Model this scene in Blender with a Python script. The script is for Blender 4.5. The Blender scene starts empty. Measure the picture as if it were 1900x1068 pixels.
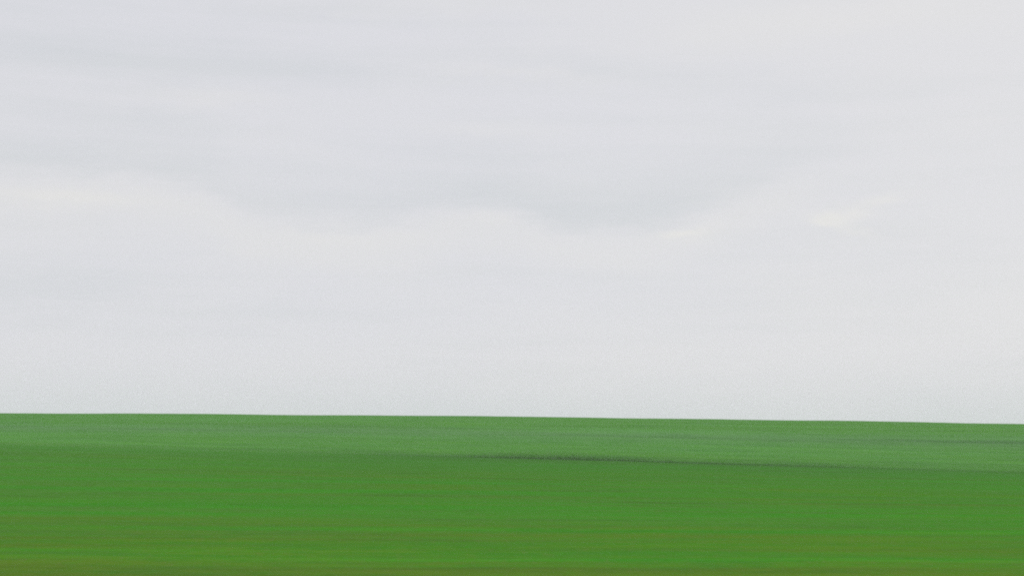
import bpy, math, random
from mathutils import Vector, noise as mnoise

S = bpy.context.scene
C = S.collection
R = math.radians

# ------------------------------------------------------------------ camera
FPX = 2907.0                       # focal length in photo pixels (1900 wide)
EYE = 850.0                        # photo row that lies at eye level
PITCH = math.atan((EYE - 534.0) / FPX)
cam_d = bpy.data.cameras.new("camera")
cam = bpy.data.objects.new("camera", cam_d)
C.objects.link(cam)
cam.location = (0, 0, 0)
cam.rotation_euler = (math.pi / 2 + PITCH, 0, 0)
cam_d.sensor_width = 36.0
cam_d.lens = 36.0 * FPX / 1900.0
cam_d.clip_start = 0.1
cam_d.clip_end = 20000
S.camera = cam

# ------------------------------------------------------------------ exposure
S.view_settings.view_transform = 'Standard'
S.view_settings.look = 'None'
S.view_settings.exposure = 0.0
S.view_settings.gamma = 1.0
S.render.engine = 'CYCLES'
S.cycles.use_denoising = False
S.cycles.filter_width = 2.0
S.cycles.max_bounces = 6
S.cycles.volume_bounces = 1

# ------------------------------------------------------------------ sun (thick overcast)
SUN_EL, SUN_AZ = R(42), R(35)      # azimuth from +Y towards +X
sun_d = bpy.data.lights.new("sun", 'SUN')
sun_d.energy = 0.8
sun_d.angle = R(40)
sun_d.color = (1.0, 0.96, 0.90)
sun = bpy.data.objects.new("sun", sun_d)
C.objects.link(sun)
to_sun = Vector((math.sin(SUN_AZ) * math.cos(SUN_EL), math.cos(SUN_AZ) * math.cos(SUN_EL), math.sin(SUN_EL)))
sun.rotation_euler = (-to_sun).to_track_quat('-Z', 'Y').to_euler()


# ------------------------------------------------------------------ node arithmetic helper
class E:
    """A socket with arithmetic: every operation adds one Math node."""
    tree = None

    def __init__(self, sock):
        self.s = sock

    @staticmethod
    def op(kind, *args):
        n = E.tree.nodes.new('ShaderNodeMath')
        n.operation = kind
        for i, a in enumerate(args):
            if isinstance(a, E):
                E.tree.links.new(a.s, n.inputs[i])
            else:
                n.inputs[i].default_value = float(a)
        return E(n.outputs[0])

    def __add__(self, o): return E.op('ADD', self, o)
    def __radd__(self, o): return E.op('ADD', o, self)
    def __sub__(self, o): return E.op('SUBTRACT', self, o)
    def __rsub__(self, o): return E.op('SUBTRACT', o, self)
    def __mul__(self, o): return E.op('MULTIPLY', self, o)
    def __rmul__(self, o): return E.op('MULTIPLY', o, self)
    def __truediv__(self, o): return E.op('DIVIDE', self, o)
    def __neg__(self): return E.op('MULTIPLY', self, -1)


def smooth(x, a, b):
    n = E.tree.nodes.new('ShaderNodeMapRange')
    n.interpolation_type = 'SMOOTHSTEP'
    E.tree.links.new(x.s, n.inputs['Value'])
    n.inputs['From Min'].default_value = a
    n.inputs['From Max'].default_value = b
    return E(n.outputs['Result'])


def combine(x, y, z=0.0):
    n = E.tree.nodes.new('ShaderNodeCombineXYZ')
    for i, a in enumerate((x, y, z)):
        if isinstance(a, E):
            E.tree.links.new(a.s, n.inputs[i])
        else:
            n.inputs[i].default_value = a
    return n.outputs[0]


def noise(x, y, z=0.0, scale=1.0, detail=4.0, rough=0.55, dist=0.0):
    """fractal noise, about -0.5 .. 0.5"""
    n = E.tree.nodes.new('ShaderNodeTexNoise')
    n.noise_dimensions = '3D'
    E.tree.links.new(combine(x, y, z), n.inputs['Vector'])
    n.inputs['Scale'].default_value = scale
    n.inputs['Detail'].default_value = detail
    n.inputs['Roughness'].default_value = rough
    n.inputs['Distortion'].default_value = dist
    return E(n.outputs['Fac']) - 0.5


def curve(x, pts, lo, hi):
    """a smooth function of x through pts, x in lo..hi"""
    v = [p[1] for p in pts]
    a, b = min(v), max(v)
    n = E.tree.nodes.new('ShaderNodeFloatCurve')
    c = n.mapping.curves[0]
    q = [((p[0] - lo) / (hi - lo), (p[1] - a) / (b - a)) for p in pts]
    c.points[0].location = q[0]
    c.points[1].location = q[-1]
    for p in q[1:-1]:
        c.points.new(*p)
    n.mapping.update()
    t = (x - lo) / (hi - lo)
    E.tree.links.new(t.s, n.inputs['Value'])
    return E(n.outputs[0]) * (b - a) + a


def mixc(fac, a, b):
    n = E.tree.nodes.new('ShaderNodeMix')
    n.data_type = 'RGBA'
    n.clamp_factor = True
    if isinstance(fac, E):
        E.tree.links.new(fac.s, n.inputs[0])
    else:
        n.inputs[0].default_value = fac
    for c, s in ((a, n.inputs[6]), (b, n.inputs[7])):
        if isinstance(c, (tuple, list)):
            s.default_value = (*c, 1.0) if len(c) == 3 else c
        else:
            E.tree.links.new(c, s)
    return n.outputs[2]


# ------------------------------------------------------------------ sky: cloud deck over a daylight sky
def build_sky():
    w = bpy.data.worlds.new("World")
    S.world = w
    w.use_nodes = True
    t = w.node_tree
    t.nodes.clear()
    E.tree = t
    out = t.nodes.new('ShaderNodeOutputWorld')
    bg = t.nodes.new('ShaderNodeBackground')
    t.links.new(bg.outputs[0], out.inputs[0])
    day = t.nodes.new('ShaderNodeTexSky')
    day.sky_type = 'NISHITA'
    day.sun_disc = False
    day.sun_elevation = SUN_EL
    day.sun_rotation = SUN_AZ
    bg.inputs['Strength'].default_value = 0.10

    tc = t.nodes.new('ShaderNodeTexCoord')
    sep = t.nodes.new('ShaderNodeSeparateXYZ')
    t.links.new(tc.outputs['Generated'], sep.inputs[0])
    X, Y, Z = (E(sep.outputs[i]) for i in range(3))
    az = E.op('ARCTAN2', X, Y) * (180 / math.pi)             # degrees, 0 ahead
    el = E.op('ARCSINE', Z) * (180 / math.pi)

    # wind-drawn wisps: every cloud edge is pushed about by these
    ca, sa = E.op('COSINE', az * (math.pi / 180)), E.op('SINE', az * (math.pi / 180))
    ax, ay = sa * 57.3, ca * 57.3                            # seamless round the compass
    n1 = noise(ax * 0.16, ay * 0.16, el * 0.45, 1.0, 5, 0.55)
    n2 = noise(ax * 0.45, ay * 0.45, el * 1.5, 1.0, 5, 0.6)
    n3 = noise(ax * 1.6, ay * 1.6, el * 3.4, 1.0, 4, 0.6)
    n4 = noise(ax * 0.05, ay * 0.05, el * 0.22 + 7.3, 1.0, 3, 0.5)
    a = az + n1 * 4.0 + n2 * 2.2 + n3 * 0.5
    e = el + n1 * 0.7 + n2 * 1.1 + n3 * 0.45

    def blob(cx, cy, rx, ry, tilt=0.0):
        """soft patch of cloud, centre and half-size in degrees"""
        dx, dy = a - cx, e - cy
        if tilt:
            c, s = math.cos(R(tilt)), math.sin(R(tilt))
            dx, dy = dx * c + dy * s, dy * c - dx * s
        q = (dx * dx) / (rx * rx) + (dy * dy) / (ry * ry)
        return E.op('EXPONENT', -q)

    # lower rim of the big grey bank, as a height over the compass
    rim = curve(az, [(-180, 9.5), (-60, 9.6), (-30, 9.8), (-18.5, 9.75), (-14, 9.75), (-10.5, 8.85), (-8.4, 8.25),
                     (-4.5, 8.25), (-1.6, 8.85), (1.0, 8.45), (3.3, 8.0), (6.0, 8.35), (8.7, 9.3), (11.5, 10.2),
                     (18.5, 11.6), (40, 12), (180, 9.5)], -180, 180)
    d = e - rim
    body = smooth(d, -0.25, 0.80)
    grey = body * (1.0 - smooth(d, 0.5, 4.2)) * (1.0 - smooth(az, 6.0, 16.0)) * smooth(az, -45, -9.0)
    grey = grey * (0.8 + blob(1.5, 9.2, 7.5, 1.7) * 0.55)
    greyl = body * (1.0 - smooth(d, 0.3, 2.1)) * (1.0 - smooth(az, -12.5, -7.0))
    lip = E.op('EXPONENT', -((d + 0.55) * (d + 0.55)) / 0.60) * (1.0 - smooth(az, 8.5, 13.0)) * smooth(az, -60, -18)

    dark = grey * 1.0 + greyl * 0.6
    dark = dark + blob(-15.5, 14.0, 8.5, 0.75) * 0.75 + blob(-8.0, 13.7, 5.0, 1.0) * 0.35
    dark = dark + blob(-12.5, 12.05, 6.5, 0.45) * 0.45 + blob(2.2, 14.3, 5.6, 0.6, -7) * 0.55
    dark = dark + blob(-16.0, 5.95, 4.6, 0.4) * 0.55 + blob(-11.5, 5.2, 4.2, 0.35) * 0.5
    dark = dark + blob(14.0, 8.0, 2.6, 0.5) * 0.28 + blob(-1.5, 6.6, 4.0, 0.3) * 0.15
    dark = dark + blob(17.5, 13.2, 5.0, 0.5) * 0.3
    n5 = noise(ax * 0.10, ay * 0.10, el * 1.7 + 3.1, 1.0, 5, 0.6)
    dark = dark + n4 * 1.5 + n2 * 0.6 + n5 * 1.8

    light = lip * 0.45
    light = light + blob(-15.6, 9.25, 2.6, 0.30) * 0.6 + blob(-11.4, 12.85, 2.2, 0.34) * 0.45
    light = light + blob(-1.5, 8.6, 1.3, 0.30) * 0.35 + blob(-6.0, 8.05, 2.6, 0.24) * 0.3
    light = light + blob(5.85, 8.0, 1.0, 0.22, 6) * 1.0 + blob(11.9, 8.6, 0.95, 0.24) * 1.1
    light = light + blob(13.2, 9.1, 1.0, 0.18, 10) * 0.75 + blob(12.6, 8.15, 0.7, 0.18, -25) * 0.5
    light = light + blob(-0.8, 12.05, 2.6, 0.3) * 0.3 + blob(0.5, 13.9, 3.4, 0.3, -5) * 0.35
    light = light + blob(11.0, 15.6, 9.0, 1.0, 3) * 0.5 + blob(-2.0, 16.4, 5.5, 0.6) * 0.45
    light = light + smooth(az, -4, 20) * (1.0 - smooth(az, 60, 120)) * smooth(el, 1.0, 6.0) * 0.52
    light = light + blob(-15.0, 8.1, 7.5, 1.2) * 0.28 + blob(-3.0, 7.4, 7.0, 0.8) * 0.12
    light = E.op('MAXIMUM', light + n3 * 0.12 + n1 * 0.55 - n4 * 0.5 + 0.06, 0.0)

    # colours of the deck, divided by the background strength
    base = (0.731, 0.728, 0.762)
    shade = (0.668, 0.682, 0.707)
    cream = (0.798, 0.784, 0.762)
    low = (0.600, 0.648, 0.668)
    k = lambda c, f=1.0: tuple(v * 10.0 * f for v in c)
    col = mixc(E.op('MAXIMUM', dark * 0.72, 0.0), k(base), k(shade))
    col = mixc(light * 0.62, col, k(cream))
    col = mixc((1.0 - smooth(el + n1 * 1.0, -0.5, 4.0)) * 0.9, col, k(low))
    # an overcast sky is about three times brighter overhead
    up = 1.0 + smooth(el, 19.0, 80.0) * 1.6
    n = t.nodes.new('ShaderNodeVectorMath')
    n.operation = 'SCALE'
    t.links.new(col, n.inputs[0])
    t.links.new(up.s, n.inputs['Scale'])
    deck = mixc(0.94, day.outputs[0], n.outputs[0])
    t.links.new(deck, bg.inputs['Color'])


build_sky()


# ------------------------------------------------------------------ the lie of the land
def sst(x, a, b):
    t = min(1.0, max(0.0, (x - a) / (b - a)))
    return t * t * (3 - 2 * t)


def herm(y, y0, z0, m0, y1, z1, m1):
    h = y1 - y0
    t = (y - y0) / h
    return ((2 * t ** 3 - 3 * t ** 2 + 1) * z0 + (t ** 3 - 2 * t ** 2 + t) * h * m0 +
            (-2 * t ** 3 + 3 * t ** 2) * z1 + (t ** 3 - t ** 2) * h * m1)


Y_BROW, Y_DIP, Y_TOP = 220.0, 262.0, 520.0


def profile(y):
    """height along the middle line"""
    if y < 20:
        return -4.75
    if y < 60:
        return herm(y, 20, -4.75, 0.0, 60, -3.85, 0.042)
    if y < Y_BROW:
        return herm(y, 60, -3.85, 0.042, Y_BROW, 0.0, 0.0)
    if y < Y_DIP:
        return herm(y, Y_BROW, 0.0, 0.0, Y_DIP, -1.5, 0.0)
    if y < 300:
        return herm(y, Y_DIP, -1.5, 0.0, 300, 0.55, 0.07)
    if y < Y_TOP:
        return herm(y, 300, 0.55, 0.07, Y_TOP, 13.75, 0.0264)
    if y < 900:
        return herm(y, Y_TOP, 13.75, 0.0264, 900, -2.0, -0.05)
    return herm(min(y, 6000), 900, -2.0, -0.05, 6000, -60.0, 0.0)


def lateral(x, y):
    u = x / max(60.0, abs(y))                                # tangent of the bearing
    uu = max(-0.75, min(0.75, u))
    near = -0.0268 * uu * y * sst(y, 40, 200)
    r = uu / 0.3268                                          # -1 .. 1 across the photograph
    far = -(9.8 * r + 3.2 * r * r) / FPX * y
    return near * (1 - sst(y, 240, 430)) + far * sst(y, 240, 430) * (1 - sst(y, 700, 1600))


def ground(x, y):
    z = profile(y) + lateral(x, y)
    z += 0.22 * sst(y, 150, 450) * mnoise.noise(Vector((x / 52, y / 90, 5.5)))
    z += 0.10 * mnoise.noise(Vector((x / 26, y / 26, 3.1)))
    z += 0.035 * mnoise.noise(Vector((x / 7, y / 4, 8.7)))
    return z


def build_field():
    ys = []
    y = -80.0
    while y < 6000:
        ys.append(y)
        y += 4.0 if y < 20 else 0.55 if y < 90 else 1.0 if y < 180 else 1.6 if y < 330 else 3.0 if y < 620 else 25 if y < 1200 else 200
    us = []
    u = -1.0
    while u < 1.0001:
        us.append(math.copysign(abs(u) ** 1.0, u))
        u += 1 / 150
    V, F = [], []
    for y in ys:
        half = 0.62 * max(60.0, y) + 70
        for q in us:
            x = q * half
            V.append((x, y, ground(x, y)))
    n = len(us)
    for j in range(len(ys) - 1):
        for i in range(n - 1):
            F.append((j * n + i, j * n + i + 1, (j + 1) * n + i + 1, (j + 1) * n + i))
    me = bpy.data.meshes.new("field")
    me.from_pydata(V, [], F)
    me.polygons.foreach_set('use_smooth', [True] * len(F))
    o = bpy.data.objects.new("field", me)
    C.objects.link(o)
    o["kind"] = "structure"
    o["label"] = "wide green field of young crop rolling up to a low crest"
    me.materials.append(crop_material())
    return o


def first_seen(u):
    """distance at which the far slope comes into sight over the brow, along a bearing"""
    best = -9
    for i in range(60, 236):
        best = max(best, ground(u * i, i) / i)
    y = 262.0
    while y < 400 and ground(u * y, y) / y < best:
        y += 0.5
    return y



# the line where the far slope comes into sight, as a straight run y = SEEN[0] + SEEN[1] * x
_p = [(u * first_seen(u), first_seen(u)) for u in (-0.15, 0.0, 0.15, 0.25)]
_mx, _my = sum(q[0] for q in _p) / 4, sum(q[1] for q in _p) / 4
_k = sum((q[0] - _mx) * (q[1] - _my) for q in _p) / sum((q[0] - _mx) ** 2 for q in _p)
SEEN = (_my - _k * _mx, _k)


def crop_colour(pos):
    """colour of the sward at a place: green crop, olive thin patches, cooler crop on the far slope"""
    sep = E.tree.nodes.new('ShaderNodeSeparateXYZ')
    E.tree.links.new(pos, sep.inputs[0])
    x, y = E(sep.outputs[0]), E(sep.outputs[1])
    g = 0.030                                                # the drill runs a little off square
    yy = y + x * g
    mid0 = noise(x * 0.020, yy * 0.09, 4.1, 1.0, 4, 0.6)
    far = smooth(yy + mid0 * 60.0, 62, 275)
    big = noise(x * 0.010, yy * 0.030, 1.3, 1.0, 3, 0.55)
    mid = noise(x * 0.045, yy * 0.16, 4.1, 1.0, 4, 0.6)
    row = noise(x * 0.10, yy * 0.62, 9.7, 1.0, 4, 0.62)
    fin = noise(x * 0.75, yy * 2.6, 2.9, 1.0, 3, 0.6)
    tuft = noise(x * 3.2, yy * 0.85, 5.5, 1.0, 4, 0.78)
    tint = noise(x * 2.6, yy * 0.70, 15.5, 1.0, 4, 0.78)

    green = (0.064, 0.180, 0.0260)
    rich = (0.038, 0.166, 0.0150)
    olive = (0.079, 0.128, 0.0150)
    deep = (0.040, 0.128, 0.0120)
    farg = (0.068, 0.194, 0.0400)
    farg2 = (0.084, 0.182, 0.0660)
    swath = noise(x * 0.016, yy * 0.40, 21.3, 1.0, 4, 0.6)
    swath2 = noise(x * 0.007, yy * 0.11, 33.9, 1.0, 4, 0.6)
    thin = swath * -0.65 + swath2 * -0.5 + big * 0.9 + mid * 1.0 + row * 0.85
    # a thinner, browner headland along the near side of the field
    head = 1.0 - smooth(yy + mid * 26.0 + row * 12.0, 48, 98)
    c = mixc(E.op('MAXIMUM', E.op('MINIMUM', (mid * 0.8 + row * 1.0 + fin * 0.5 + swath * 1.8 + swath2 * 1.2) * 2.4 + 0.5, 1.0), 0.0), green, rich)
    c = mixc(smooth(thin + fin * 0.5 + head * 0.34, 0.02, 0.60) * 0.80, c, olive)
    c = mixc(smooth(row + fin * 0.9 + mid * 0.5, 0.10, 0.40) * 0.7, c, deep)
    f = mixc(smooth(mid + big + row * 0.5, -0.3, 0.35), farg, green)
    band = E.op('EXPONENT', -((yy - 374.0 + mid * 16.0) * (yy - 374.0 + mid * 16.0)) / 420.0)
    f = mixc(band * 0.6, f, farg2)
    f = mixc(smooth(row * 0.6 + mid, 0.08, 0.34) * 0.45, f, deep)
    # darker ground colour low on the far slope and along one old furrow
    foot = 1.0 - smooth(y + mid * 14.0, 276, 312)
    f = mixc(foot * (0.22 + mid * 0.9 + smooth(x, 25, 60) * 0.25), f, (0.034, 0.100, 0.022))
    d0 = y - (x * SEEN[1] + SEEN[0]) - 1.0
    dark_strip = E.op('EXPONENT', -E.op('MAXIMUM', d0, 0.0) / 5.5) * (0.10 + 0.52 * smooth(x, -48, 2) * (1.0 - smooth(x, 24, 88)))  # narrow strip of darker ground colour where the far slope comes into sight
    f = mixc(dark_strip, f, (0.036, 0.088, 0.026))
    fur = y - 388.0 + x * 0.15 + mid * 8.0
    f = mixc(E.op('EXPONENT', -(fur * fur) / 70.0) * smooth(x, 66, 104) * 0.42, f, (0.040, 0.100, 0.030))
    c = mixc(far, c, f)
    # single plants and the soil between them
    c = mixc(smooth(tuft, 0.02, 0.34) * 0.38, c, (0.024, 0.100, 0.008))
    c = mixc(smooth(tint, 0.02, 0.34) * 0.42, c, (0.130, 0.125, 0.050))
    c = mixc(smooth(tint, -0.02, -0.34) * 0.45, c, (0.030, 0.220, 0.014))
    # thick and thin drill runs
    run = 1.0 + E.op('MAXIMUM', E.op('MINIMUM', row * 0.75 + fin * 0.6 + mid * 0.4 + swath * 0.60 + swath2 * 0.5, 0.26), -0.26)
    n = E.tree.nodes.new('ShaderNodeVectorMath')
    n.operation = 'SCALE'
    E.tree.links.new(c, n.inputs[0])
    E.tree.links.new(run.s, n.inputs['Scale'])
    return n.outputs[0]


def crop_material():
    m = bpy.data.materials.new("young_crop_sward")
    m.use_nodes = True
    t = m.node_tree
    E.tree = t
    p = t.nodes['Principled BSDF']
    geo = t.nodes.new('ShaderNodeNewGeometry')
    t.links.new(crop_colour(geo.outputs['Position']), p.inputs['Base Color'])
    p.inputs['Roughness'].default_value = 0.9
    p.inputs['Specular IOR Level'].default_value = 0.0
    return m


field = build_field()


# ------------------------------------------------------------------ rough growth in the dip and on the crest
def rough_material(name, a, b):
    m = bpy.data.materials.new(name)
    m.use_nodes = True
    t = m.node_tree
    E.tree = t
    p = t.nodes['Principled BSDF']
    geo = t.nodes.new('ShaderNodeNewGeometry')
    sep = t.nodes.new('ShaderNodeSeparateXYZ')
    t.links.new(geo.outputs['Position'], sep.inputs[0])
    x, y, z = (E(sep.outputs[i]) for i in range(3))
    n = noise(x * 0.7, y * 0.7, z * 0.7, 1.0, 4, 0.6)
    t.links.new(mixc(smooth(n, -0.22, 0.22), a, b), p.inputs['Base Color'])
    p.inputs['Roughness'].default_value = 0.85
    p.inputs['Specular IOR Level'].default_value = 0.15
    return m


def rough_growth(name, label, line, blades, mat, seed):
    """many bent leaf blades growing out of the ground along a line of (x, y, width, height)"""
    rnd = random.Random(seed)
    V, F = [], []
    for _ in range(blades):
        k = rnd.random() * (len(line) - 1)
        i = int(k)
        f = k - i
        x0, y0, w, h = (line[i][j] * (1 - f) + line[i + 1][j] * f for j in range(4))
        if rnd.random() > (h - 0.108) / 0.17:                 # sparse where it is short
            continue
        lump = 0.75 + 0.45 * max(0.0, mnoise.noise(Vector((x0 / 3.5, y0 / 3.5, seed))) + 0.35)
        x = x0 + rnd.uniform(-0.4, 0.4)
        off = min(3.0, rnd.expovariate(1.0))                 # thinning out up the slope
        y = y0 + off * w
        hh = h * lump * (1.0 - 0.22 * off) * rnd.uniform(0.5, 1.15)
        z = ground(x, y)
        th = rnd.uniform(0, math.tau)
        bw = rnd.uniform(0.025, 0.055) * (0.6 + hh)
        dx, dy = math.cos(th) * bw, math.sin(th) * bw
        lx, ly = rnd.uniform(-0.4, 0.4) * hh, rnd.uniform(-0.4, 0.4) * hh
        b = len(V)
        V += [(x - dx, y - dy, z - 0.05), (x + dx, y + dy, z - 0.05),
              (x + dx * 0.9 + lx * 0.35, y + dy * 0.9 + ly * 0.35, z + hh * 0.6),
              (x - dx * 0.9 + lx * 0.35, y - dy * 0.9 + ly * 0.35, z + hh * 0.6),
              (x + lx, y + ly, z + hh)]
        F += [(b, b + 1, b + 2, b + 3), (b + 3, b + 2, b + 4)]
    me = bpy.data.meshes.new(name)
    me.from_pydata(V, [], F)
    o = bpy.data.objects.new(name, me)
    C.objects.link(o)
    o["kind"] = "stuff"
    o["label"] = label
    o["category"] = "grass"
    me.materials.append(mat)
    return o


dark_m = rough_material("rough_grass_dark", (0.064, 0.145, 0.038), (0.084, 0.180, 0.048))


def dip_line():
    out = []
    for i in range(0, 121):
        px = 560 + i * (1720 - 560) / 120
        u = (px - 950) / FPX * 1.01
        y = first_seen(u) - 2.0
        s = sst(px, 760, 1010) * (1 - 0.75 * sst(px, 1080, 1300)) * (1 - sst(px, 1400, 1720))
        out.append((u * y, y, 2.0 + 4.5 * s, 0.115 + 0.10 * s))
    return out


rough_growth("ditch_grass", "dark line of rough grass along the dip between the two fields",
             dip_line(), 60000, dark_m, 11)

# ------------------------------------------------------------------ damp air
def build_haze():
    me = bpy.data.meshes.new("haze")
    x, y0, y1, z0, z1 = 4600.0, -85.0, 6100.0, -260.0, 40.0
    V = [(-x, y0, z0), (x, y0, z0), (x, y1, z0), (-x, y1, z0), (-x, y0, z1), (x, y0, z1), (x, y1, z1), (-x, y1, z1)]
    F = [(3, 2, 1, 0), (4, 5, 6, 7), (0, 1, 5, 4), (1, 2, 6, 5), (2, 3, 7, 6), (3, 0, 4, 7)]
    me.from_pydata(V, [], F)
    o = bpy.data.objects.new("haze", me)
    C.objects.link(o)
    o["kind"] = "stuff"
    o["label"] = "thin pale damp air that softens the far slope"
    m = bpy.data.materials.new("haze")
    m.use_nodes = True
    t = m.node_tree
    t.nodes.clear()
    out = t.nodes.new('ShaderNodeOutputMaterial')
    v = t.nodes.new('ShaderNodeVolumePrincipled')
    v.inputs['Color'].default_value = (0.90, 0.95, 1.0, 1)
    v.inputs['Density'].default_value = 0.00015
    t.links.new(v.outputs[0], out.inputs['Volume'])
    me.materials.append(m)


build_haze()
